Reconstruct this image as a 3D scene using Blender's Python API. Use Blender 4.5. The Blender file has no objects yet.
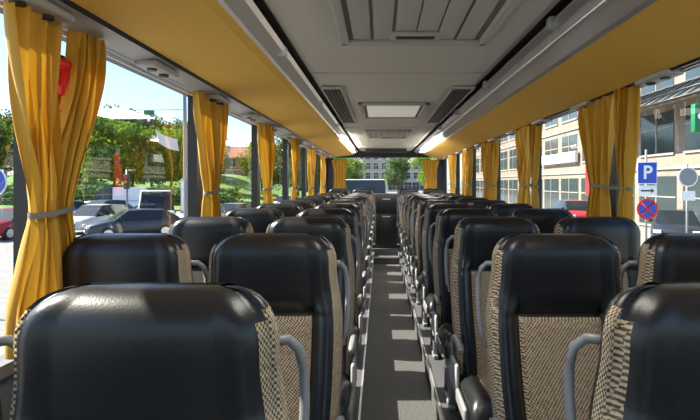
import bpy, bmesh, math, random
from mathutils import Vector, Matrix
random.seed(7)
ZC=1.54            # camera height above aisle floor
GZ=-1.16           # street level
F=480.0
sc=bpy.context.scene
COL=sc.collection

# ---------------------------------------------------------------- materials
def nt(m):
    m.use_nodes=True
    return m.node_tree.nodes, m.node_tree.links, m.node_tree.nodes.get('Principled BSDF')
def mat(name,col,rough=0.6,metal=0.0,bump=0.0,bscale=200,noise=0.0,nscale=20,spec=0.5,emit=None,estr=0):
    m=bpy.data.materials.new(name); n,l,b=nt(m)
    b.inputs['Base Color'].default_value=(*col,1); b.inputs['Roughness'].default_value=rough
    b.inputs['Metallic'].default_value=metal; b.inputs['Specular IOR Level'].default_value=spec
    tc=n.new('ShaderNodeTexCoord')
    if noise>0:
        t=n.new('ShaderNodeTexNoise'); t.inputs['Scale'].default_value=nscale; t.inputs['Detail'].default_value=6
        l.new(tc.outputs['Object'],t.inputs['Vector'])
        r=n.new('ShaderNodeValToRGB')
        r.color_ramp.elements[0].position=0.3; r.color_ramp.elements[1].position=0.7
        r.color_ramp.elements[0].color=(*[c*(1-noise) for c in col],1)
        r.color_ramp.elements[1].color=(*[min(1,c*(1+noise)) for c in col],1)
        l.new(t.outputs['Fac'],r.inputs['Fac']); l.new(r.outputs['Color'],b.inputs['Base Color'])
    if bump>0:
        t=n.new('ShaderNodeTexNoise'); t.inputs['Scale'].default_value=bscale; t.inputs['Detail'].default_value=4
        l.new(tc.outputs['Object'],t.inputs['Vector'])
        bp=n.new('ShaderNodeBump'); bp.inputs['Strength'].default_value=bump; bp.inputs['Distance'].default_value=0.003
        l.new(t.outputs['Fac'],bp.inputs['Height']); l.new(bp.outputs['Normal'],b.inputs['Normal'])
    if emit:
        b.inputs['Emission Color'].default_value=(*emit,1); b.inputs['Emission Strength'].default_value=estr
    return m
def m_weave():
    m=bpy.data.materials.new('woven_check_fabric'); n,l,b=nt(m)
    tc=n.new('ShaderNodeTexCoord'); sp=n.new('ShaderNodeSeparateXYZ'); l.new(tc.outputs['Object'],sp.inputs[0])
    ad=n.new('ShaderNodeMath'); ad.operation='ADD'; l.new(sp.outputs[0],ad.inputs[0]); l.new(sp.outputs[1],ad.inputs[1])
    cb=n.new('ShaderNodeCombineXYZ'); l.new(ad.outputs[0],cb.inputs[0]); l.new(sp.outputs[2],cb.inputs[1]); cb.inputs[2].default_value=0.37
    ns0=n.new('ShaderNodeTexNoise'); ns0.inputs['Scale'].default_value=120; l.new(tc.outputs['Object'],ns0.inputs['Vector'])
    vm=n.new('ShaderNodeVectorMath'); vm.operation='MULTIPLY_ADD'; l.new(ns0.outputs['Color'],vm.inputs[0]); vm.inputs[1].default_value=(.004,.004,0); l.new(cb.outputs[0],vm.inputs[2])
    ck=n.new('ShaderNodeTexChecker'); ck.inputs['Scale'].default_value=180
    ck.inputs['Color1'].default_value=(0.60,0.475,0.32,1); ck.inputs['Color2'].default_value=(0.065,0.045,0.03,1)
    l.new(vm.outputs[0],ck.inputs['Vector'])
    ns=n.new('ShaderNodeTexNoise'); ns.inputs['Scale'].default_value=90; l.new(tc.outputs['Object'],ns.inputs['Vector'])
    mx=n.new('ShaderNodeMix'); mx.data_type='RGBA'; mx.inputs[0].default_value=0.25
    l.new(ck.outputs['Color'],mx.inputs[6])
    r=n.new('ShaderNodeValToRGB'); r.color_ramp.elements[0].color=(0.12,0.085,0.055,1); r.color_ramp.elements[1].color=(0.48,0.38,0.26,1)
    r.color_ramp.elements[0].position=.4; r.color_ramp.elements[1].position=.6
    l.new(ns.outputs['Fac'],r.inputs['Fac']); l.new(r.outputs['Color'],mx.inputs[7])
    l.new(mx.outputs[2],b.inputs['Base Color']); b.inputs['Roughness'].default_value=0.95
    b.inputs['Specular IOR Level'].default_value=0.1
    return m
def m_curtain():
    m=bpy.data.materials.new('ochre_curtain_cloth'); n,l,b=nt(m)
    b.inputs['Base Color'].default_value=(0.58,0.315,0.028,1); b.inputs['Roughness'].default_value=0.6
    b.inputs['Specular IOR Level'].default_value=0.3; b.inputs['Sheen Weight'].default_value=.12
    tr=n.new('ShaderNodeBsdfTranslucent'); tr.inputs['Color'].default_value=(0.62,0.32,0.02,1)
    mx=n.new('ShaderNodeMixShader'); mx.inputs[0].default_value=0.14
    l.new(b.outputs[0],mx.inputs[1]); l.new(tr.outputs[0],mx.inputs[2])
    l.new(mx.outputs[0],n['Material Output'].inputs['Surface'])
    return m
def m_glass(name='bus_window_glass',tint=(0.95,0.98,0.97),refl=0.012):
    m=bpy.data.materials.new(name); n,l,b=nt(m)
    t=n.new('ShaderNodeBsdfTransparent'); t.inputs['Color'].default_value=(*tint,1)
    g=n.new('ShaderNodeBsdfGlossy'); g.inputs['Roughness'].default_value=0.02
    lw=n.new('ShaderNodeLayerWeight'); lw.inputs['Blend'].default_value=0.25
    mp=n.new('ShaderNodeMapRange'); mp.inputs['To Min'].default_value=refl; mp.inputs['To Max'].default_value=0.16
    l.new(lw.outputs['Fresnel'],mp.inputs['Value'])
    mx=n.new('ShaderNodeMixShader'); l.new(mp.outputs[0],mx.inputs[0])
    l.new(t.outputs[0],mx.inputs[1]); l.new(g.outputs[0],mx.inputs[2])
    l.new(mx.outputs[0],n['Material Output'].inputs['Surface'])
    return m
def m_leaf(name,c1,c2):
    m=bpy.data.materials.new(name); n,l,b=nt(m)
    g=n.new('ShaderNodeNewGeometry'); r=n.new('ShaderNodeValToRGB')
    r.color_ramp.elements[0].color=(*c1,1); r.color_ramp.elements[1].color=(*c2,1)
    l.new(g.outputs['Random Per Island'],r.inputs['Fac']); l.new(r.outputs['Color'],b.inputs['Base Color'])
    tr=n.new('ShaderNodeBsdfTranslucent'); l.new(r.outputs['Color'],tr.inputs['Color'])
    mx=n.new('ShaderNodeMixShader'); mx.inputs[0].default_value=0.35
    l.new(b.outputs[0],mx.inputs[1]); l.new(tr.outputs[0],mx.inputs[2])
    l.new(mx.outputs[0],n['Material Output'].inputs['Surface'])
    b.inputs['Roughness'].default_value=0.8
    return m
M={}
M['leather']=mat('black_leather',(0.011,0.0115,0.013),0.34,bump=0.12,bscale=300)
M['seam']=mat('leather_seam',(0.006,0.006,0.007),0.6)
M['weave']=m_weave()
M['shell']=mat('seat_shell_plastic',(0.04,0.042,0.046),0.5,bump=.1)
M['greyp']=mat('grey_plastic',(0.38,0.38,0.38),0.42)
M['handle']=mat('handle_grey_plastic',(0.20,0.20,0.205),0.4)
M['frame']=mat('seat_frame_metal',(0.30,0.31,0.33),0.4,metal=0.4)
M['curt']=m_curtain()
M['tie']=mat('curtain_tie_cloth',(0.20,0.17,0.16),0.8)
M['glass']=m_glass()
M['black']=mat('black_trim',(0.012,0.012,0.014),0.4)
M['ceil']=mat('ceiling_fabric',(0.60,0.57,0.50),0.85,noise=.04,nscale=60)
M['ceil2']=mat('ceiling_side_panel',(0.47,0.45,0.40),0.55)
M['lip']=mat('rack_lip_plastic',(0.50,0.48,0.44),0.4)
M['yellow']=mat('ochre_rack_fabric',(0.80,0.475,0.075),0.75,noise=.05,nscale=90)
M['alu']=mat('brushed_aluminium',(0.72,0.72,0.73),0.28,metal=.8)
M['dark']=mat('dark_recess',(0.03,0.03,0.032),0.7)
M['wall']=mat('wall_grey_fabric',(0.16,0.16,0.17),0.9,noise=.15,nscale=80)
M['aisle']=mat('aisle_speckled_vinyl',(0.07,0.07,0.068),0.7,noise=.65,nscale=90)
M['plat']=mat('platform_vinyl',(0.07,0.07,0.075),0.7,noise=.4,nscale=120)
M['red']=mat('red_plastic',(0.65,0.02,0.02),0.4)
M['white']=mat('white_paint',(0.8,0.8,0.8),0.35)
M['lamp']=mat('led_strip_light',(1,1,1),0.5,emit=(1,0.97,0.9),estr=12)
M['hatch_glow']=mat('hatch_glow_panel',(.85,.85,.82),0.5,emit=(1,0.97,0.9),estr=.12)  # roof hatch panel, its lit look put in as faint emission; no lamp behind
M['asph']=mat('asphalt',(0.24,0.235,0.23),0.9,noise=.12,nscale=3)
M['pave']=mat('paving_stone',(0.30,0.28,0.25),0.9,noise=.12,nscale=4)
M['grass']=mat('grass',(0.11,0.22,0.03),0.95,noise=.35,nscale=.6)
M['bark']=mat('tree_bark',(0.12,0.09,0.07),0.9,noise=.3,nscale=6)
M['leafA']=m_leaf('leaf_spring_green',(0.07,0.16,0.012),(0.26,0.37,0.045))
M['leafB']=m_leaf('leaf_dark_green',(0.035,0.085,0.015),(0.13,0.22,0.04))
M['cglass']=mat('car_glass',(0.02,0.025,0.03),0.08)
M['tyre']=mat('tyre_rubber',(0.02,0.02,0.02),0.85)
M['pole']=mat('pole_galvanised',(0.22,0.23,0.24),0.5,metal=.3)
M['blue']=mat('sign_blue',(0.005,0.06,0.45),0.4)
M['sred']=mat('sign_red',(0.55,0.012,0.02),0.4)
M['green']=mat('sign_green',(0.008,0.15,0.06),0.4)
M['stone']=mat('facade_stone',(0.22,0.185,0.15),0.85,noise=.15,nscale=1.5)
M['strim']=mat('facade_trim_stone',(0.33,0.29,0.25),0.8)
M['brick']=mat('facade_red',(0.40,0.17,0.12),0.85,noise=.15,nscale=2)
M['plaster']=mat('facade_plaster',(0.45,0.40,0.33),0.85,noise=.05,nscale=2)
M['shop']=mat('shop_window_glass',(0.04,0.055,0.06),0.08)
M['roof']=mat('roof_tile',(0.30,0.12,0.08),0.8)
M['orange']=mat('lamp_orange',(0.8,0.25,0.02),0.4)

# ---------------------------------------------------------------- helpers
def mk(name,verts,faces,mats,fm=None,smooth=False,parent=None):
    me=bpy.data.meshes.new(name); me.from_pydata([tuple(v) for v in verts],[],faces); 
    for m in mats: me.materials.append(m)
    if fm:
        for p,i in zip(me.polygons,fm): p.material_index=i
    if smooth:
        for p in me.polygons: p.use_smooth=True
    bm=bmesh.new(); bm.from_mesh(me); bmesh.ops.recalc_face_normals(bm,faces=bm.faces); bm.to_mesh(me); bm.free()
    me.update()
    o=bpy.data.objects.new(name,me); COL.objects.link(o)
    if parent: o.parent=parent
    return o
class B:   # mesh accumulator
    def __init__(s): s.v=[];s.f=[];s.m=[];s.sm=[]
    def box(s,x0,x1,y0,y1,z0,z1,mi=0,bev=0.0):
        if bev<=0:
            k=len(s.v)
            s.v+=[(x0,y0,z0),(x1,y0,z0),(x1,y1,z0),(x0,y1,z0),(x0,y0,z1),(x1,y0,z1),(x1,y1,z1),(x0,y1,z1)]
            for f in [(0,3,2,1),(4,5,6,7),(0,1,5,4),(1,2,6,5),(2,3,7,6),(3,0,4,7)]:
                s.f.append(tuple(k+i for i in f)); s.m.append(mi); s.sm.append(False)
        else:
            bm=bmesh.new(); bmesh.ops.create_cube(bm,size=1)
            for v in bm.verts:
                v.co=Vector(((x0+x1)/2+v.co.x*(x1-x0),(y0+y1)/2+v.co.y*(y1-y0),(z0+z1)/2+v.co.z*(z1-z0)))
            bmesh.ops.bevel(bm,geom=bm.edges[:],offset=bev,segments=2,profile=.5,affect='EDGES')
            s.addbm(bm,mi,True)
    def addbm(s,bm,mi,sm=False):
        bm.verts.index_update(); k=len(s.v)
        s.v+=[tuple(v.co) for v in bm.verts]
        for f in bm.faces: s.f.append(tuple(k+v.index for v in f.verts)); s.m.append(mi); s.sm.append(sm)
        bm.free()
    def tube(s,pts,r,mi=0,n=10,close=False):
        k=len(s.v); P=[Vector(p) for p in pts]; N=len(P)
        up=Vector((0,0,1)); 
        for i,p in enumerate(P):
            a=P[(i-1)%N] if (close or i>0) else p; b=P[(i+1)%N] if (close or i<N-1) else p
            d=(b-a).normalized()
            u=up if abs(d.dot(up))<0.9 else Vector((0,1,0))
            e1=d.cross(u).normalized(); e2=d.cross(e1).normalized()
            rr=r[i] if isinstance(r,(list,tuple)) else r
            for j in range(n):
                t=2*math.pi*j/n; s.v.append(tuple(p+e1*math.cos(t)*rr+e2*math.sin(t)*rr))
        for i in range(N if close else N-1):
            for j in range(n):
                a=k+i*n+j; b=k+i*n+(j+1)%n; c=k+((i+1)%N)*n+(j+1)%n; d=k+((i+1)%N)*n+j
                s.f.append((a,b,c,d)); s.m.append(mi); s.sm.append(True)
        if not close:
            s.f.append(tuple(k+j for j in range(n))); s.m.append(mi); s.sm.append(False)
            s.f.append(tuple(k+(N-1)*n+j for j in range(n))); s.m.append(mi); s.sm.append(False)
    def quad(s,a,b,c,d,mi=0):
        k=len(s.v); s.v+=[a,b,c,d]; s.f.append((k,k+1,k+2,k+3)); s.m.append(mi); s.sm.append(False)
    def prism(s,prof,y0,y1,em,cap=0):
        k=len(s.v); n=len(prof)
        s.v+=[(x,y0,z) for x,z in prof]+[(x,y1,z) for x,z in prof]
        for i in range(n):
            j=(i+1)%n; s.f.append((k+i,k+j,k+n+j,k+n+i)); s.m.append(em[i]); s.sm.append(False)
        s.f.append(tuple(k+i for i in range(n))); s.m.append(cap); s.sm.append(False)
        s.f.append(tuple(k+n+i for i in reversed(range(n)))); s.m.append(cap); s.sm.append(False)
    def disc(s,c,r,ax,th,mi=0,n=28):
        c=Vector(c); d={'x':Vector((1,0,0)),'y':Vector((0,1,0)),'z':Vector((0,0,1))}[ax]
        s.tube([c-d*th/2,c+d*th/2],r,mi,n)
    def obj(s,name,mats,parent=None):
        me=bpy.data.meshes.new(name); me.from_pydata(s.v,[],s.f)
        for m in mats: me.materials.append(m)
        for p,i,q in zip(me.polygons,s.m,s.sm): p.material_index=i; p.use_smooth=q
        bm=bmesh.new(); bm.from_mesh(me); bmesh.ops.recalc_face_normals(bm,faces=bm.faces); bm.to_mesh(me); bm.free()
        o=bpy.data.objects.new(name,me); COL.objects.link(o)
        if parent: o.parent=parent
        return o
def empty(name,loc=(0,0,0)):
    e=bpy.data.objects.new(name,None); e.location=loc; COL.objects.link(e); return e
def sstep(a,b,x):
    t=max(0,min(1,(x-a)/(b-a))); return t*t*(3-2*t)

# ---------------------------------------------------------------- seat mesh
def seat_mesh(side):
    b=B(); TOP=1.166
    S=[-1,-.93,-.88,-.80,-.72,-.66,-.62,-.60,-.56,-.45,-.3,-.15,0,.15,.3,.45,.56,.60,.62,.66,.72,.80,.88,.93,1]
    Z=[.40,.44,.48,.53,.58,.64,.70,.76,.82,.86,.885,.897,.905,.913,.93,.955,.98,1.01,1.04,1.07,1.095,1.115,1.132,1.146,1.156,1.163,1.166]
    def hw(z):
        w=.226+.010*sstep(.5,.75,z)-.022*sstep(.86,1.06,z)
        R=.085
        if z>TOP-R:
            q=(z-(TOP-R))/R; w-= R*1.05*(1-math.sqrt(max(0,1-q*q)))
        return w
    def yc(z):
        t=(TOP-z)/(TOP-.40)
        return -.17*t - .035*sstep(.92,1.12,z)*1.0 + .02*math.sin(math.pi*min(1,t*1.2))
    rings=[]; base=len(b.v)
    for z in Z:
        w=hw(z); R=.05; q=max(0,(z-(TOP-R))/R); k=math.sqrt(max(0,1-q*q))
        th=.105*(0.18+0.82*k)*(1-.15*sstep(.9,1.1,z))
        y0=yc(z); ring=[]
        head=sstep(.915,.96,z)
        for s_ in S:
            a=abs(s_)
            bol=.034*sstep(.60,.82,a)*(1-.75*head)*k - .036*sstep(.86,1,a)
            groove=-.016*math.exp(-((a-.61)/.022)**2)*(1-head)*1.0
            hg=-.014*math.exp(-((z-.905)/.010)**2)*(1 if a<.64 else .35)
            hump=.020*math.cos(a*math.pi/2)*head*k
            ring.append((s_*w*.965, y0-th/2-(bol+groove+hg+hump), z))
        ring.append(( w, y0-th*.22, z)); ring.append((w*1.0, y0+th*.12, z)); ring.append((w*.97, y0+th*.34, z))
        ring.append(( w*.86, y0+th/2, z)); ring.append((w*.4,y0+th/2+.008,z)); ring.append((-w*.4,y0+th/2+.008,z)); ring.append((-w*.86, y0+th/2, z))
        ring.append((-w*.97, y0+th*.34, z)); ring.append((-w, y0+th*.12, z)); ring.append((-w, y0-th*.22, z))
        rings.append(ring)
    n=len(rings[0]); nf=len(S)
    for r in rings: b.v+=r
    for i in range(len(Z)-1):
        zm=(Z[i]+Z[i+1])/2
        for j in range(n):
            jj=(j+1)%n
            if j<nf-1:
                sv=(S[j]+S[j+1])/2; sm=abs(sv)
                if sm<.59 and zm<.90: mi=1
                elif (.59<=sm<.625 and zm<.90) or (.895<zm<.912 and sm<.62): mi=4
                elif sv*side>.94 and zm<1.12: mi=1
                else: mi=0
            else:
                kx=j-(nf-1)
                if kx in (0,1,9,10) : mi=1 if zm<1.135 else 0
                elif kx in (2,8): mi=0
                else: mi=2
            b.f.append((base+i*n+j,base+i*n+jj,base+(i+1)*n+jj,base+(i+1)*n+j)); b.m.append(mi); b.sm.append(True)
    b.f.append(tuple(base+(len(Z)-1)*n+j for j in range(n))); b.m.append(0); b.sm.append(True)
    b.f.append(tuple(base+j for j in reversed(range(n)))); b.m.append(2); b.sm.append(False)
    Y=[-.60,-.595,-.58,-.55,-.50,-.42,-.34,-.27,-.21,-.15]
    k0=len(b.v); XS=[-1,-.9,-.78,-.66,-.6,-.56,-.3,0,.3,.56,.6,.66,.78,.9,1]
    n2=len(XS)+2
    for yy in Y:
        e=sstep(-.60,-.545,yy)
        zt=.385+.07*math.sqrt(max(0,1-(1-e)**2)); zt-=.02*sstep(-.5,-.2,yy)
        zb=.385-.055*math.sqrt(max(0,1-(1-e)**2)); w=.226
        for s_ in XS:
            a=abs(s_)
            b.v.append((s_*w,yy,zt+.016*sstep(.6,.8,a)*e-.035*sstep(.85,1,a)*e-.008*math.exp(-((a-.6)/.03)**2)*e))
        b.v.append((w*.98,yy,zb)); b.v.append((-w*.98,yy,zb))
    for i in range(len(Y)-1):
        for j in range(n2):
            jj=(j+1)%n2
            mi=0
            if j<len(XS)-1 and abs((XS[j]+XS[j+1])/2)<.59: mi=1
            if j==len(XS): mi=2
            b.f.append((k0+i*n2+j,k0+i*n2+jj,k0+(i+1)*n2+jj,k0+(i+1)*n2+j)); b.m.append(mi); b.sm.append(True)
    b.f.append(tuple(k0+j for j in range(n2))); b.m.append(0); b.sm.append(False)
    b.f.append(tuple(k0+(len(Y)-1)*n2+j for j in range(n2))); b.m.append(2); b.sm.append(False)
    b.box(-.215,.215,-.54,-.50,.28,.33,3,.008); b.box(-.215,.215,-.20,-.16,.28,.40,3,.008)
    sx=side*.17
    b.box(sx-.02,sx+.02,-.50,-.22,0,.03,3,.006)
    b.tube([(sx,-.46,.02),(sx,-.38,.30)],.018,3); b.tube([(sx,-.26,.02),(sx,-.30,.30)],.018,3)
    x0,x1=sorted((side*.228,side*.248))
    b.box(x0,x1,-.28,-.10,.36,.50,5,.009)
    b.box(x0,x1,-.50,-.28,.34,.40,6,.009)
    b.tube([(side*.236,-.15,.585),(side*.238,-.20,.605),(side*.238,-.28,.612),(side*.238,-.36,.608),(side*.238,-.39,.60)],[.012,.015,.016,.016,.010],6)
    b.tube([(side*.238,-.14,.46),(side*.238,-.135,.53),(side*.238,-.15,.59)],.012,6)
    hp=[(side*.190,.000,1.060),(side*.218,.022,1.057),(side*.236,.034,1.038),(side*.245,.034,1.00),(side*.249,.024,.95),(side*.249,.008,.88),(side*.246,-.006,.82),(side*.236,-.016,.785),(side*.210,-.02,.77)]
    b.tube(hp,.0095,6,12)
    b.box(-.17,.17,-.035,-.01,.60,.80,2,.008)
    o=b.obj('coach_seat',[M['leather'],M['weave'],M['shell'],M['frame'],M['seam'],M['greyp'],M['handle']])
    return o
PLAT=.20
def wz(z): return ZC+z
sL=seat_mesh(+1); sR=seat_mesh(-1)
first={'L':True,'R':True}
def place(kind,x,y,z=PLAT,rot=0):
    src=sL if kind=='L' else sR
    if first[kind]: o=src; first[kind]=False
    else: o=bpy.data.objects.new('coach_seat',src.data); COL.objects.link(o)
    o.location=(x,y,z); o.rotation_euler=(0,0,rot); return o
NR=11
for k in range(NR):
    y=(.85 if k==0 else .86)+.82*k
    jit=lambda: random.uniform(-.012,.012)
    dx=0 if k==0 else .022
    place('L',-.385+dx,y+jit()); place('L',-.885+dx,y+jit())
    place('R',.595,y+jit()); place('R',1.105,y+jit())
YB=.86+.82*NR+.25
for x in (-.863,-.363,.595,1.105):
    place('L' if x<.1 else 'R',x,YB,PLAT+.06)
b=B()   # dark cabinet at the end of the aisle
b.box(-.10,.335,9.45,9.85,PLAT+.058,wz(-.22),0,.012)
b.box(-.08,.315,9.435,9.452,PLAT+.12,wz(-.62),1,.006); b.box(-.08,.315,9.435,9.452,wz(-.60),wz(-.26),1,.006)
b.box(.04,.20,9.42,9.437,wz(-.67),wz(-.65),2,.003); b.box(.04,.20,9.42,9.437,wz(-.33),wz(-.31),2,.003)
b.obj('galley_cabinet',[M['shell'],M['black'],M['alu']])

# ---------------------------------------------------------------- bus shell
XL,XR=-1.17,1.40
Y0,Y1=-1.6,10.6
b=B(); b.box(XL,XR,Y0,9.35,-.06,0,0); b.obj('floor',[M['aisle']])
def platform(name,x0,x1,y0,y1,h,edge):
    b=B(); b.box(x0,x1,y0,y1,.001,h,0)
    for e in edge:
        if e=='r': b.box(x1,x1+.012,y0,y1,h-.05,h+.006,1)
        if e=='l': b.box(x0-.012,x0,y0,y1,h-.05,h+.006,1)
    return b.obj(name,[M['plat'],M['alu']])
platform('seat_platform',XL+.001,-.125,Y0+.9,9.35,PLAT-.002,'r')
platform('seat_platform',.365,XR-.001,Y0+.9,9.35,PLAT-.002,'l')
b=B(); b.box(XL+.001,XR-.001,9.352,Y1-.001,-.06,PLAT+.058,0); b.box(-.11,.35,9.12,9.35,.001,.13,0); b.box(-.11,.35,9.10,9.12,.11,.135,1)
b.obj('rear_step',[M['plat'],M['alu']])

ZS=.98; ZW=wz(.55)
pillL=[.14,1.66,3.12,4.64,6.10,7.56,9.04]
cR=[-.29,1.18,2.66,4.14,5.62,7.10,8.58]
pillR=[c+.24 for c in cR]
def side_wall(name,xi,xo,pills,tn):
    b=B(); x0,x1=sorted((xi,xo))
    b.box(x0,x1,Y0,Y1,GZ+.35,ZS,0)
    b.box(x0,x1,Y0,Y1,ZW,wz(.84),1)
    for p in pills: b.box(x0,x1,p-.05,p+.05,ZS,ZW,1)
    b.box(x0,x1,Y1-.12,Y1,ZS,ZW,1)
    o=b.obj(name,[M['wall'],M['black']])
    s=1 if xi>xo else -1
    b=B(); a0,a1=sorted((xi,xi+s*.035)); b.box(a0,a1,Y0,Y1,ZS-.03,ZS+.01,0)
    d0,d1=sorted((xi,xi+s*.045)); b.box(d0,d1,Y0+1,Y1-1.3,PLAT,PLAT+.14,0)
    b.obj('trim_%d'%tn,[M['handle']])
side_wall('wall_left',XL,XL-.06,pillL,1)
side_wall('wall_right',XR,XR+.06,pillR,2)
wi=1
for xx,pl in ((XL-.03,pillL),(XR+.03,pillR)):
    ed=[Y0]+pl+[Y1-.12]
    for a,c in zip(ed[:-1],ed[1:]):
        a2=a+.05 if a!=Y0 else a; c2=c-.05 if c!=Y1-.12 else c
        if c2-a2<.1: continue
        b=B(); b.quad((xx,a2,ZS),(xx,c2,ZS),(xx,c2,ZW),(xx,a2,ZW)); b.obj('window_%d'%wi,[M['glass']]); wi+=1
b=B()
b.box(XL,XR,Y1,Y1+.06,GZ+.35,1.30,0); b.box(XL,XR,Y1,Y1+.06,wz(.56),wz(.84),1)
b.box(XL,XL+.14,Y1,Y1+.06,1.30,wz(.56),1); b.box(XR-.14,XR,Y1,Y1+.06,1.30,wz(.56),1)
b.box(XL+.14,XR-.14,Y1-.03,Y1,1.28,1.31,2)
b.obj('wall_rear',[M['wall'],M['black'],M['greyp']])
b=B(); b.quad((XL+.14,Y1+.03,1.30),(XR-.14,Y1+.03,1.30),(XR-.14,Y1+.03,wz(.56)),(XL+.14,Y1+.03,wz(.56))); b.obj('window_%d'%wi,[M['glass']]); wi+=1
b=B(); b.box(XL,XR,Y0-.06,Y0,GZ+.35,.85,0); b.box(XL,XR,Y0-.06,Y0,wz(.6),wz(.84),1)
b.box(XL,XL+.1,Y0-.06,Y0,.85,wz(.6),1); b.box(XR-.1,XR,Y0-.06,Y0,.85,wz(.6),1)
b.obj('wall_front',[M['wall'],M['black']])
b=B(); b.quad((XL+.1,Y0-.03,.85),(XR-.1,Y0-.03,.85),(XR-.1,Y0-.03,wz(.6)),(XL+.1,Y0-.03,wz(.6))); b.obj('window_%d'%wi,[M['glass']])

CX0,CX1=-.46,.715
b=B()
b.box(XL-.06,XR+.06,Y0,Y1,wz(.84),wz(.90),1)
prof=[(CX0,wz(.725)),(CX0+.05,wz(.704)),(CX0+.16,wz(.70)),(CX1-.16,wz(.70)),(CX1-.05,wz(.704)),(CX1,wz(.725)),(CX1,wz(.838)),(CX0,wz(.838))]
b.prism(prof,Y0,Y1,[0]*8,0)
for y in (3.05,6.05,8.6):
    b.box(CX0+.02,CX1-.02,y,y+.006,wz(.698),wz(.702),3)
b.obj('ceiling',[M['ceil'],M['ceil2'],M['dark'],M['greyp']])

def hatch(name,x0,x1,y0,y1,z,louvers=True,panel='ceil2'):
    b=B(); w=.04
    b.box(x0,x1,y0,y0+w,z-.028,z,0,.008); b.box(x0,x1,y1-w,y1,z-.028,z,0,.008)
    b.box(x0,x0+w,y0,y1,z-.028,z,0,.008); b.box(x1-w,x1,y0,y1,z-.028,z,0,.008)
    b.box(x0+w,x1-w,y0+w,y1-w,z-.008,z-.0005,1)
    if louvers:
        n=6
        for i in range(n):
            xa=x0+w+.02+(x1-x0-2*w-.04)*i/n
            if 2<=i<4:
                b.box(xa+.004,xa+(x1-x0-2*w-.04)/n-.004,y0+w+.03,y1-w-.16,z-.016,z-.006,0,.003)
            else:
                b.box(xa+.004,xa+(x1-x0-2*w-.04)/n-.012,y0+w+.02,y1-w-.03,z-.016,z-.006,0,.003)
        xm=(x0+x1)/2
        b.box(xm-.12,xm+.12,y1-w-.13,y1-w-.03,z-.022,z-.006,0,.004); b.box(xm-.09,xm+.09,y1-w-.10,y1-w-.06,z-.025,z-.018,2,.002)
    else:
        b.box(x0+w+.03,x1-w-.03,y0+w+.03,y1-w-.03,z-.016,z-.006,3,.004)
    return b.obj(name,[M['ceil2'],M[panel],M['dark'],M['hatch_glow']])
zc=wz(.70)
hatch('ceiling_air_vent',-.19,.52,1.30,2.36,zc,True,'handle')
hatch('roof_hatch',-.19,.43,4.15,5.05,zc,False,'handle')
hatch('ceiling_air_vent',-.19,.41,6.3,7.3,zc,True,'handle')
def louver(x0,x1,y0,y1,z):
    b=B(); b.box(x0,x1,y0,y1,z-.012,z,0,.004)
    n=5
    for i in range(n):
        xa=x0+.015+(x1-x0-.03)*i/n
        b.box(xa,xa+(x1-x0-.03)/n*.6,y0+.06,y1-.06,z-.018,z-.011,1)
    b.obj('air_return_grille',[M['ceil2'],M['dark']])
louver(-.43,-.27,3.45,5.5,zc-.003); louver(.52,.69,3.45,5.5,zc-.003)

def rack(pts,name):
    b=B(); prof=[(p[0],wz(p[1])) for p in pts]; em=[p[2] for p in pts]
    b.prism(prof,Y0+.05,Y1-.05,em,0)
    return b
mats_r=[M['lip'],M['yellow'],M['dark'],M['alu'],M['greyp'],M['black']]
bl=rack([(-1.165,.56,4),(-1.09,.545,4),(-.985,.560,5),(-.975,.575,1),(-.60,.618,1),(-.565,.632,3),(-.555,.645,0),(-.50,.675,3),(-.485,.695,0),(-.50,.705,2),(-.62,.70,2),(-1.165,.80,2)],'L')
for y in [0.9+1.57*i for i in range(7)]:
    bl.box(-.60,-.48,y,y+.02,wz(.66),wz(.70),3)
for k in range(NR+1):
    y=.5+.82*k
    bl.box(-1.10,-1.00,y,y+.26,wz(.525),wz(.552),4,.008)
    bl.disc((-1.05,y+.07,wz(.523)),.022,'z',.014,5,16); bl.disc((-1.05,y+.19,wz(.523)),.022,'z',.014,2,16)
bl.tube([(-1.13,Y0+.1,wz(.535)),(-1.13,Y1-.1,wz(.535))],.010,3)
bl.obj('luggage_rack',mats_r)
br=rack([(1.395,.535,4),(1.36,.515,4),(1.30,.50,5),(1.29,.51,1),(1.00,.617,1),(.96,.632,3),(.945,.645,0),(.77,.672,3),(.740,.69,0),(.750,.71,2),(.85,.70,2),(1.395,.80,2)],'R')
for y in [2.05+1.30*i for i in range(7)]:
    br.box(.725,.775,y,y+.05,wz(.665),wz(.715),4,.006)
for k in range(NR+1):
    y=.5+.82*k
    br.box(1.27,1.36,y,y+.26,wz(.485),wz(.512),4,.008)
    br.disc((1.315,y+.07,wz(.484)),.022,'z',.014,5,16); br.disc((1.315,y+.19,wz(.484)),.022,'z',.014,2,16)
br.tube([(.80,Y0+.1,wz(.648)),(.80,Y1-.1,wz(.648))],.010,3)
br.tube([(1.36,Y0+.1,wz(.505)),(1.36,Y1-.1,wz(.505))],.010,3)
br.obj('luggage_rack',mats_r)
for x0,x1 in ((-.56,-.50),(.80,.90)):
    b=B(); b.box(x0,x1,6.9,9.6,wz(.612),wz(.628),0,.004); b.obj('ceiling_strip_light',[M['lamp']])
b=B(); b.box(-.30,.54,9.7,9.76,wz(.62),wz(.70),0,.01); b.box(-.28,.52,9.69,9.70,wz(.63),wz(.69),1); b.obj('rear_sunblind_roller',[M['shell'],M['black']])

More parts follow.
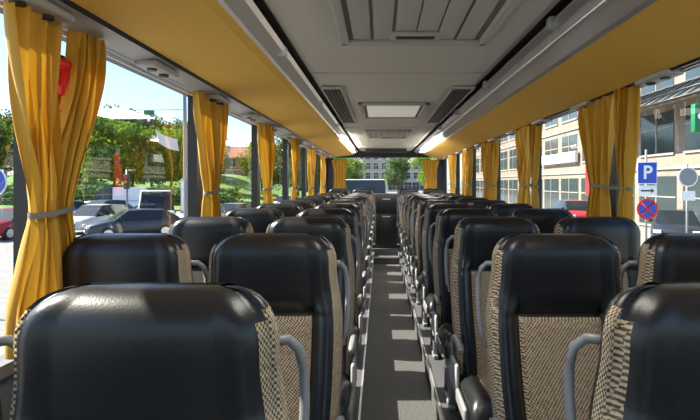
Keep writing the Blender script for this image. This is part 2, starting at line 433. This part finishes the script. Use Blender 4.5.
# ---------------------------------------------------------------- curtains
def curtain(x,top,tie,bot,ztop,ztie,zbot,inw,folds=5,bulge=0):
    v=[];f=[];nu=64;nz=44
    for si in range(len(top)):
        k=len(v); ph=random.uniform(0,6)
        for i in range(nz+1):
            q=i/nz; z=ztop+(zbot-ztop)*q
            qt=(ztop-ztie)/(ztop-zbot)
            if q<qt:
                t=sstep(0,1,(q/qt))**1.3; a0=top[si][0]*(1-t)+tie[si][0]*t; a1=top[si][1]*(1-t)+tie[si][1]*t
            else:
                t=sstep(0,.8,(q-qt)/(1-qt)); a0=tie[si][0]*(1-t)+bot[si][0]*t; a1=tie[si][1]*(1-t)+bot[si][1]*t
            pin=math.exp(-((q-qt)/.06)**2)
            for j in range(nu+1):
                u=j/nu
                amp=.024*(1-.45*pin)
                y=a0+(a1-a0)*u + .006*math.sin(u*folds*4*math.pi+ph*2+q*3)
                xx=x+inw*(amp*math.sin(u*folds*2*math.pi+ph+.8*math.sin(q*5+ph))+.008*math.sin(u*folds*5.3*math.pi+q*9)+.012*math.sin(u*3+q*4+ph)+.015)
                v.append((xx,y,z))
        for i in range(nz):
            for j in range(nu):
                a=k+i*(nu+1)+j; f.append((a,a+1,a+nu+2,a+nu+1))
    nmain=len(f)
    y0=min(t[0] for t in tie)-.012; y1=max(t[1] for t in tie)+.012; yc=(y0+y1)/2; ry=(y1-y0)/2; k=len(v); N=24
    for zz in (ztie-.009,ztie+.009):
        for j in range(N):
            t=2*math.pi*j/N; v.append((x+inw*.018+.045*math.cos(t),yc+ry*math.sin(t),zz+.012*math.sin(t)))
    for j in range(N): f.append((k+j,k+(j+1)%N,k+N+(j+1)%N,k+N+j))
    mk('window_curtain',v,f,[M['curt'],M['tie']],[0]*nmain+[1]*N,True)
for i,p in enumerate(pillL):
    if i==0: continue
    if i==1:
        curtain(-1.09,[(1.37,1.595),(1.70,1.84)],[(1.49,1.58),(1.56,1.65)],[(1.40,1.60),(1.56,1.70)],wz(.545),wz(-.09),wz(-.52),1,4)
    else:
        curtain(-1.09,[(p-.29,p-.03),(p+.0,p+.22)],[(p-.14,p-.02),(p-.04,p+.07)],[(p-.2,p-.01),(p-.02,p+.16)],wz(.545),wz(-.05),wz(-.52),1,3)
for i,p in enumerate(cR):
    if i==0: continue
    curtain(1.325,[(p-.18,p-.03),(p+.05,p+.46)],[(p-.14,p-.05),(p+.12,p+.30)],[(p-.17,p-.02),(p+.06,p+.40)],wz(.51),wz(-.02),wz(-.50),-1,4)
for xa,xb in ((XL+.10,XL+.48),(XR-.48,XR-.10)):
    v=[];f=[];nu=40;nz=10
    for i in range(nz+1):
        for j in range(nu+1):
            u=j/nu; z=wz(.50)-i/nz*.83; cx=(xa+xb)/2; wd=(xb-xa)*(1-.35*math.sin(i/nz*math.pi))
            v.append((cx+(u-.5)*wd,Y1-.07+.02*math.sin(u*30),z))
    for i in range(nz):
        for j in range(nu):
            a=i*(nu+1)+j; f.append((a,a+1,a+nu+2,a+nu+1))
    mk('window_curtain',v,f,[M['curt']],None,True)
b=B()
hy=1.69; hz=wz(.335); hx=-1.112
b.box(XL+.001,hx-.012,hy-.045,hy+.045,hz-.13,hz+.12,1,.006)
b.tube([(hx,hy,hz-.12),(hx,hy,hz+.07)],[.016,.020],0)
b.tube([(hx,hy-.055,hz+.08),(hx,hy-.035,hz+.08),(hx,hy+.035,hz+.08),(hx,hy+.055,hz+.08)],[.006,.022,.022,.006],0)
b.box(hx-.015,hx+.012,hy-.035,hy+.035,hz-.03,hz+.005,0,.004); b.box(hx-.015,hx+.012,hy-.04,hy+.04,hz-.125,hz-.08,0,.004)
b.obj('emergency_hammer',[M['red'],M['black']])

# ---------------------------------------------------------------- street
b=B(); b.box(-200,200,-60,300,GZ-.2,GZ,0); b.obj('road',[M['asph']])
b=B(); b.box(5.5,60,-30,150,GZ,GZ+.13,0); b.box(5.35,5.5,-30,150,GZ,GZ+.13,1); b.obj('sidewalk',[M['pave'],M['stone']])
def bank(x,y):
    return GZ+.12+4.2*sstep(50,92,y)*sstep(-14,-34,x)*(1+.12*math.sin(x*.2)+.1*math.sin(y*.17+x*.1))
v=[];f=[];nx,ny=50,30
for i in range(ny+1):
    for j in range(nx+1):
        x=-130+118*j/nx; y=46+70*i/ny; v.append((x,y,bank(x,y)))
for i in range(ny):
    for j in range(nx):
        a=i*(nx+1)+j; f.append((a,a+1,a+nx+2,a+nx+1))
mk('park_lawn',v,f,[M['grass']],None,True)
b=B()
for i in range(8): b.box(-9,-8.85,8+i*6,11+i*6,GZ+.001,GZ+.006,0)
for i in range(9): b.box(-20+i*1.0,-19.5+i*1.0,37,40.5,GZ+.001,GZ+.006,0)
b.obj('road_marking',[M['white']])

def tree_mesh(name,h,r,leaf,n=2600,ls=.34,low=.5):
    b=B(); th=h*.30
    b.tube([(0,0,0),(.1,0,th*.5),(0,.1,th),(.1,0,h*.7)],[.24,.18,.14,.05],0,8)
    blobs=[]
    for i in range(22):
        a=random.uniform(0,6.28); e=random.uniform(-.9,1.2)
        q=random.uniform(.35,.85)
        c=Vector((math.cos(a)*r*q*math.cos(e),math.sin(a)*r*q*math.cos(e),h*.56+math.sin(e)*h*.33))
        blobs.append((c,random.uniform(.28,.48)*r))
        b.tube([(0,0,th*.9),tuple((c+Vector((0,0,th*.9)))*.5),tuple(c)],[.08,.05,.02],0,5)
    for i in range(n):
        c,rr=random.choice(blobs)
        d=Vector((random.gauss(0,1),random.gauss(0,1),random.gauss(0,1))).normalized()*rr*random.uniform(.45,1.05)
        p=c+d; s=ls*random.uniform(.6,1.3)
        e1=Vector((random.gauss(0,1),random.gauss(0,1),random.gauss(0,1))).normalized(); e2=e1.orthogonal().normalized()
        b.quad(tuple(p-e1*s*.5),tuple(p+e2*s*.35),tuple(p+e1*s*.5),tuple(p-e2*s*.35),1)
    return b.obj(name,[M['bark'],leaf])
T=[tree_mesh('broadleaf_tree',10,4.6,M['leafA'],5600,.44),tree_mesh('broadleaf_tree',12,5.2,M['leafB'],6500,.5),tree_mesh('broadleaf_tree',8,3.4,M['leafA'],2600,.28)]
def uv(u,v=None,Y=None):
    return ((u-380)/F*Y, Y)
spots=[(-25,62,1,.9),(5,70,1,.9),(30,66,0,.95),(52,72,1,.85),(75,64,0,.9),(94,60,0,1.1),(114,66,1,.95),(133,60,0,.95),(152,62,0,.85),(172,64,0,.9),(195,75,1,.85),(214,84,2,1.1),(262,85,0,.9),(283,80,1,.9),(298,90,0,1.0),(310,95,1,1.0),(90,84,1,.9),(145,86,1,.95),(40,88,1,.9),(112,90,0,1.0),(65,92,0,.95),(170,92,1,.95),(15,92,0,.95),(-60,60,0,1.0),(-110,60,1,1.0),(335,110,0,1.0),(425,118,0,1),(184,88,0,.9),(128,94,1,1.0),(352,125,0,.9),(398,128,1,.8)]
used=set()
for u,Y,t,s in spots:
    x,y=uv(u,Y=Y)
    if t not in used: o=T[t]; used.add(t)
    else: o=bpy.data.objects.new('broadleaf_tree',T[t].data); COL.objects.link(o)
    zt=bank(x,y) if (x<-12 and 46<y<116) else (GZ+.13 if x>5.3 else GZ)
    o.location=(x,y,zt); o.scale=(s,s,s); o.rotation_euler=(0,0,random.uniform(0,6.28))
b=B()
for i in range(4500):
    xx=random.uniform(-60,-16)
    p=Vector((xx,random.uniform(54,56),bank(xx,55)+.25+random.uniform(0,1.4)*(1+.4*math.sin(xx*.7)))); s=.45
    e1=Vector((random.gauss(0,1),random.gauss(0,1),random.gauss(0,1))).normalized(); e2=e1.orthogonal().normalized()
    b.quad(tuple(p-e1*s*.5),tuple(p+e2*s*.3),tuple(p+e1*s*.5),tuple(p-e2*s*.3),0)
b.obj('hedge',[M['leafB']])

def car(name,paint,loc,rot,L=4.5,W=1.8,H=1.45,kind='car'):
    e=empty(name,loc); e.rotation_euler=(0,0,rot)
    pm=mat('car_paint_'+name,paint,0.25,metal=.1)
    hl=L/2
    if kind=='van':
        st=[(-hl,.35,.95,.86),(-hl+.1,.25,1.05,.96),(-hl+.8,.22,1.15,1),(0,.22,1.15,1),(hl-.15,.22,1.15,1),(hl,.35,1.1,.95)]
        cab=[(-hl+.75,1.15,1.16,.95),(-hl+1.45,1.15,H-.03,.86),(-hl+2.3,1.15,H,.88),(hl-.25,1.15,H,.88),(hl-.05,1.12,H-.25,.90)]
    else:
        st=[(-hl,.35,.62,.80),(-hl+.12,.24,.74,.93),(-hl+.9,.2,.90,1),(-.2,.2,.94,1),(hl-.7,.2,.96,1),(hl-.1,.25,.92,.95),(hl,.35,.78,.86)]
        cab=[(-hl+1.05,.90,.91,.88),(-hl+1.75,.93,H-.03,.74),(-hl+2.5,.94,H,.76),(hl-.75,.95,H-.06,.74),(hl-.15,.93,.98,.86)]
    def loft(stations,closed_top=True,top_inset=.9):
        v=[];f=[]
        for (x,z0,z1,w) in stations:
            w=w*W/2
            v+=[(x,-w*.9,z0),(x,-w,z0+(z1-z0)*.35),(x,-w*.98,z1-(z1-z0)*.12),(x,-w*top_inset,z1),(x,w*top_inset,z1),(x,w*.98,z1-(z1-z0)*.12),(x,w,z0+(z1-z0)*.35),(x,w*.9,z0)]
        for i in range(len(stations)-1):
            for j in range(8):
                jj=(j+1)%8; f.append((i*8+j,i*8+jj,(i+1)*8+jj,(i+1)*8+j))
        f.append(tuple(range(8))); f.append(tuple((len(stations)-1)*8+j for j in range(8)))
        return v,f
    v,f=loft(st); mk('body',v,f,[pm],None,True,e)
    v=[];f=[];fm=[]
    for i,(x,z0,z1,w) in enumerate(cab):
        wb=.95*W/2; wt=w*W/2*.93
        v+=[(x,-wb,z0-.02),(x,-wt,z1),(x,wt,z1),(x,wb,z0-.02)]
    n=len(cab)
    for i in range(n-1):
        k=i*4
        f.append((k,k+1,k+5,k+4)); fm.append(1 if not(kind=='van' and i>=2) else 0)
        f.append((k+1,k+2,k+6,k+5)); fm.append(0 if 0<i<n-2 else 1)
        f.append((k+2,k+3,k+7,k+6)); fm.append(1 if not(kind=='van' and i>=2) else 0)
    f.append((0,3,2,1)); fm.append(1); k=(n-1)*4; f.append((k,k+1,k+2,k+3)); fm.append(1)
    mk('cabin',v,f,[pm,M['cglass']],fm,False,e)
    b=B()
    for xw in (-hl+.85,hl-.85):
        for yy in (-W/2+.10,W/2-.10):
            b.disc((xw,yy,.32),.32,'y',.20,0,24); b.disc((xw,yy+(.012 if yy>0 else -.012),.32),.2,'y',.20,1,16)
    for yy in (-W/2*.90,W/2*.90):
        b.box(.0,.07,yy-.03,yy+.03,.93,1.0,2)
        b.box(-hl+1.25,-hl+1.4,yy*1.12-.07,yy*1.12+.07,.95,1.08,2,.02)
        b.box(-hl-.01,-hl+.12,yy*.82-.14,yy*.82+.14,.60,.72,3); b.box(hl-.1,hl+.01,yy*.84-.12,yy*.84+.12,.68,.86,4)
    b.box(-hl-.015,-hl+.05,-.5,.5,.40,.56,2); b.box(-hl-.02,-hl,-.26,.26,.40,.50,3); b.box(hl,hl+.02,-.26,.26,.5,.61,3)
    b.obj('fittings',[M['tyre'],M['alu'],M['black'],M['white'],M['sred']],e)
    return e
x,y=uv(156,Y=28.5); car('van',(.80,.80,.80),(x,y,GZ),math.radians(118),4.3,1.9,2.25,'van')
x,y=uv(134,Y=23.8); car('car',(.05,.06,.07),(x,y,GZ),math.radians(38),4.2,1.78,1.40)
x,y=uv(97,Y=27); car('car',(.6,.61,.62),(x,y,GZ),math.radians(80),4.2,1.8,1.5)
x,y=uv(103,Y=34); car('car',(.10,.13,.2),(x,y,GZ),math.radians(75),4.2,1.8,1.5)
x,y=uv(60,Y=34); car('car',(.05,.10,.30),(x,y,GZ),math.radians(30),4.2,1.8,1.45)
x,y=uv(15,Y=24); car('car',(.35,.02,.03),(x,y,GZ),math.radians(85),4.2,1.8,1.45)
x,y=uv(236,Y=30); car('car',(.10,.10,.11),(x,y,GZ),math.radians(75),4.4,1.8,1.45)
x,y=uv(118,Y=44); car('van',(.75,.77,.8),(x,y,GZ),math.radians(20),5.2,1.9,2.3,'van')
x,y=uv(285,Y=48); car('car',(.6,.6,.6),(x,y,GZ),math.radians(80),4.4,1.8,1.45)
x,y=uv(366,Y=20); car('van',(.62,.63,.65),(x,y,GZ),math.radians(88),5.4,2.0,2.85,'van')
x,y=uv(675,Y=20.5); car('car',(.03,.035,.05),(x,y,GZ+.13),math.radians(60),4.4,1.8,1.45)
x,y=uv(574,Y=30); car('car',(.40,.03,.03),(x,y,GZ+.13),math.radians(85),4.2,1.8,1.5)

x,y=uv(186,Y=19)
b=B(); b.tube([(x,y,GZ),(x,y,GZ+1.2),(x-.05,y,GZ+5.6),(x-.1,y,GZ+8.6),(x-.5,y,GZ+9.0),(x-1.6,y,GZ+9.1)],[.10,.085,.075,.06,.05,.04],0); b.box(x-2.1,x-1.5,y-.14,y+.14,GZ+9.02,GZ+9.16,0,.03)
b.obj('street_lamp',[M['pole']])
x,y=uv(127,Y=32)
b=B(); b.tube([(x,y,GZ),(x,y,GZ+3.6)],.07,0); b.tube([(x,y,GZ+3.5),(x+.6,y,GZ+3.6)],.04,0)
b.box(x-.16,x+.16,y-.16,y+.10,GZ+2.3,GZ+3.25,1,.03)
for i,c in enumerate((2,3,4)): b.disc((x,y-.17,GZ+3.07-.29*i),.10,'y',.04,c,16)
b.obj('traffic_light',[M['pole'],M['black'],M['sred'],M['orange'],M['green']])
x,y=uv(150,Y=20)
b=B(); b.tube([(x-9,y,wz(3.15)),(x-4,y,wz(3.05)),(x,y,wz(3.04)),(x+1.45,y,wz(3.07))],.012,0,6)
b.box(x-.12,x+.12,y-.1,y+.1,wz(2.42),wz(2.80),1,.02); b.box(x-.25,x+.18,y-.02,y+.02,wz(2.83),wz(3.02),2)
b.disc((x,y-.11,wz(2.6)),.07,'y',.03,3,16)
b.obj('hanging_traffic_signal',[M['black'],M['black'],M['green'],M['white']])
x,y=uv(164,Y=19.3)
v=[];f=[]
for i in range(7):
    for j in range(9):
        u_=j/8;w_=i/6; v.append((x-.35+.85*u_+.1*w_,y+.04*math.sin(u_*7),wz(2.15-.42*u_-.5*w_-.06*math.sin(u_*4))))
for i in range(6):
    for j in range(8):
        a=i*9+j; f.append((a,a+1,a+10,a+9))
mk('banner_flag',v,f,[mat('banner_cloth',(.70,.64,.62),.8)],None,True)
x,y=uv(-6,Y=9.5)
b=B(); b.tube([(x,y,GZ),(x,y,GZ+3.1)],.035,0); b.disc((x,y-.05,wz(.02)),.30,'y',.012,1); b.disc((x,y-.06,wz(.02)),.27,'y',.012,2)
b.box(x-.03,x+.03,y-.075,y-.066,wz(-.15),wz(.12),1); b.quad((x-.12,y-.075,wz(.08)),(x+.12,y-.075,wz(.08)),(x,y-.075,wz(.20)),(x,y-.075,wz(.20)),1)
b.obj('blue_arrow_sign',[M['pole'],M['white'],M['blue']])
x,y=uv(187,Y=24)
b=B(); b.tube([(x,y,GZ),(x,y,GZ+2.6)],.05,0); b.box(x-.3,x+.3,y-.08,y+.08,GZ+1.2,GZ+2.9,1,.03); b.box(x-.26,x+.26,y-.085,y-.08,GZ+1.3,GZ+2.8,2); b.obj('street_notice_board',[M['pole'],M['pole'],M['white']])

def building(name,x,y,w,d,h,rot,wall,floors,cols,roof=True,gl='shop',zb=GZ,wf=.27,tr='white'):
    e=empty(name,(x,y,zb)); e.rotation_euler=(0,0,rot); b=B()
    b.box(-w/2,w/2,0,d,0,h,0)
    fh=h/floors; cw=w/cols
    for i in range(floors):
        for j in range(cols):
            cx=-w/2+cw*(j+.5); z0=i*fh+fh*.22; z1=i*fh+fh*.86
            if i==0: z0=.3; ww=cw*.43
            else: ww=cw*wf
            b.box(cx-ww,cx+ww,-.03,.02,z0,z1,1)
            b.box(cx-ww-.08,cx+ww+.08,-.10,.0,z0-.12,z0,2); b.box(cx-.03,cx+.03,-.06,-.02,z0,z1,2)
            b.box(cx-ww,cx+ww,-.06,-.02,(z0+z1)/2+.2,(z0+z1)/2+.26,2)
        b.box(-w/2-.05,w/2+.05,-.12,0,(i+1)*fh-.12,(i+1)*fh,2)
    if roof:
        k=len(b.v); b.v+=[(-w/2-.4,-.5,h),(w/2+.4,-.5,h),(w/2+.4,d+.5,h),(-w/2-.4,d+.5,h),(-w/2+1,d/2,h+3),(w/2-1,d/2,h+3)]
        for f in ((0,1,5,4),(2,3,4,5),(1,2,5),(3,0,4),(0,3,2,1)): b.f.append(tuple(k+i for i in f)); b.m.append(3); b.sm.append(False)
    b.obj('facade',[M[wall],M[gl],M[tr],M['roof']],e); return e
x,y=uv(238,Y=118); building('apartment_building',x,y,17,10,9,0,'brick',3,6)
x,y=uv(290,Y=130); building('apartment_building',x,y,18,10,11,0,'plaster',4,8)
x,y=uv(330,Y=150); building('apartment_building',x,y,16,10,14,0,'plaster',4,7)
building('apartment_building',0,170,34,12,17,0,'plaster',5,12)
building('shop_building',15,52,72,14,17,math.radians(-90),'stone',5,18,False,zb=GZ+.13,wf=.38,tr='strim')
b=B()
cy0,cy1=17.5,30
for i in range(15):
    yy=cy0+(cy1-cy0)*i/14
    b.tube([(14.85,yy,wz(4.9)),(12.6,yy,wz(3.6))],.05,0,6)
    if i<14:
        y2=cy0+(cy1-cy0)*(i+1)/14
        b.quad((14.8,yy+.06,wz(4.85)),(14.8,y2-.06,wz(4.85)),(12.6,y2-.06,wz(3.6)),(12.6,yy+.06,wz(3.6)),1)
for q in (0,.5,1):
    b.tube([(14.8-2.2*q,cy0,wz(4.87-1.25*q)),(14.8-2.2*q,cy1,wz(4.87-1.25*q))],.06,0,6)
b.obj('glass_canopy',[M['black'],M['shop']])
b=B(); b.box(14.75,14.87,31,34.5,wz(-.9),wz(1.9),0,.02); b.obj('shop_banner',[M['sred']])
b=B(); b.box(14.6,14.86,36,44,wz(1.6),wz(2.4),0,.02); b.obj('shop_fascia',[mat('fascia_white',(.75,.74,.70),.5)])

def text(body,size,loc,parent,m,rx=math.pi/2,bold=0):
    c=bpy.data.curves.new('lettering','FONT'); c.body=body; c.size=size; c.align_x='CENTER'; c.align_y='CENTER'; c.extrude=.004; c.offset=bold
    c.materials.append(m); o=bpy.data.objects.new('lettering',c); COL.objects.link(o); o.parent=parent; o.location=loc; o.rotation_euler=(rx,0,0); return o
px,py=uv(647,Y=15)
e=empty('parking_sign',(px,py,GZ))
b=B(); b.tube([(0,.05,.13),(0,.05,3.75)],.035,0)
zc_=ZC-GZ
def zz(v): return zc_+(183-v)*15/F
b.box(-.31,.31,-.02,.0,zz(184),zz(162),1,.006); b.box(-.29,.29,-.026,-.018,zz(183.3),zz(162.7),2,.003)
b.box(-.30,.30,-.02,0,zz(196),zz(185.5),1,.004)
b.box(-.2,.12,-.027,-.02,zz(191.5),zz(190),3); b.quad((.12,-.027,zz(193)),(.22,-.027,zz(190.7)),(.22,-.027,zz(190.7)),(.12,-.027,zz(188.5)),3)
b.disc((0,-.02,zz(209)),.33,'y',.012,4); b.disc((0,-.03,zz(209)),.26,'y',.012,2)
for s_ in (-1,1):
    b.tube([(-.19*s_,-.042,zz(209)-.19),(.19*s_,-.042,zz(209)+.19)],.028,4,6)
b.obj('sign_assembly',[M['pole'],M['white'],M['blue'],M['black'],M['sred']],e)
text('P',.58,(0,-.035,zz(173)),e,M['white'],bold=.012)
px2,py2=uv(688,Y=15)
b=B(); b.tube([(px2,py2+.05,GZ+.13),(px2,py2+.05,GZ+3.3)],.035,0); b.disc((px2,py2,wz((183-177)*15/F)),.31,'y',.012,1); b.disc((px2,py2-.01,wz((183-177)*15/F)),.27,'y',.012,0)
b.box(px2-.22,px2+.22,py2-.01,py2+.01,wz(-.55),wz(-.25),1)
b.obj('round_road_sign',[M['pole'],M['white']])
px3,py3=uv(694,Y=17)
b=B(); b.tube([(px3+.3,py3,GZ+.13),(px3+.3,py3,GZ+6)],.05,0); b.box(px3-.05,px3+.40,py3-.12,py3+.12,wz(1.8),wz(2.8),1,.03); b.disc((px3+.17,py3-.13,wz(2.35)),.12,'y',.03,2,16)
b.obj('green_street_sign_box',[M['pole'],M['green'],M['white']])

# ---------------------------------------------------------------- light
w=bpy.data.worlds.new('World'); sc.world=w; w.use_nodes=True
n=w.node_tree.nodes; l=w.node_tree.links; bg=n['Background']
sk=n.new('ShaderNodeTexSky'); sk.sky_type='NISHITA'; sk.sun_disc=False
sk.sun_elevation=math.radians(42); sk.sun_rotation=math.radians(-75); sk.air_density=1.0; sk.dust_density=.6; sk.ozone_density=1.5
mm=n.new('ShaderNodeMix'); mm.data_type='RGBA'; mm.blend_type='MULTIPLY'; mm.inputs[0].default_value=1; mm.inputs[7].default_value=(.84,.95,1.06,1)
l.new(sk.outputs[0],mm.inputs[6]); l.new(mm.outputs[2],bg.inputs['Color']); bg.inputs['Strength'].default_value=0.165
ld=bpy.data.lights.new('sun','SUN'); ld.energy=9.5; ld.angle=math.radians(.6); ld.color=(1,.93,.80)
so=bpy.data.objects.new('sun',ld); COL.objects.link(so)
so.rotation_euler=Vector((.74,-.16,-.64)).to_track_quat('-Z','Y').to_euler()
for i,(lx,ly,sx_,sy_) in enumerate(((.16,1.0,.4,.9),(.12,4.6,.5,.7),(.11,7.9,.4,.9))):  # unseen fill lights below the ceiling, added to brighten the cabin
    la=bpy.data.lights.new('cabin_fill_light','AREA'); la.shape='RECTANGLE'; la.size=sx_; la.size_y=sy_; la.energy=7; la.color=(1,.95,.86)
    lo=bpy.data.objects.new('cabin_fill_light',la); COL.objects.link(lo); lo.location=(lx,ly,wz(.66))
sc.view_settings.view_transform='Standard'
sc.view_settings.exposure=0.85

cd=bpy.data.cameras.new('camera'); cam=bpy.data.objects.new('camera',cd); COL.objects.link(cam)
cd.sensor_fit='HORIZONTAL'; cd.sensor_width=36; cd.lens=36*F/700
cd.shift_x=-(380-350)/700; cd.shift_y=-(210-183)/700
cd.clip_start=.02; cd.clip_end=600
cam.location=(0,0,ZC); cam.rotation_euler=(math.pi/2,0,0)
sc.camera=cam
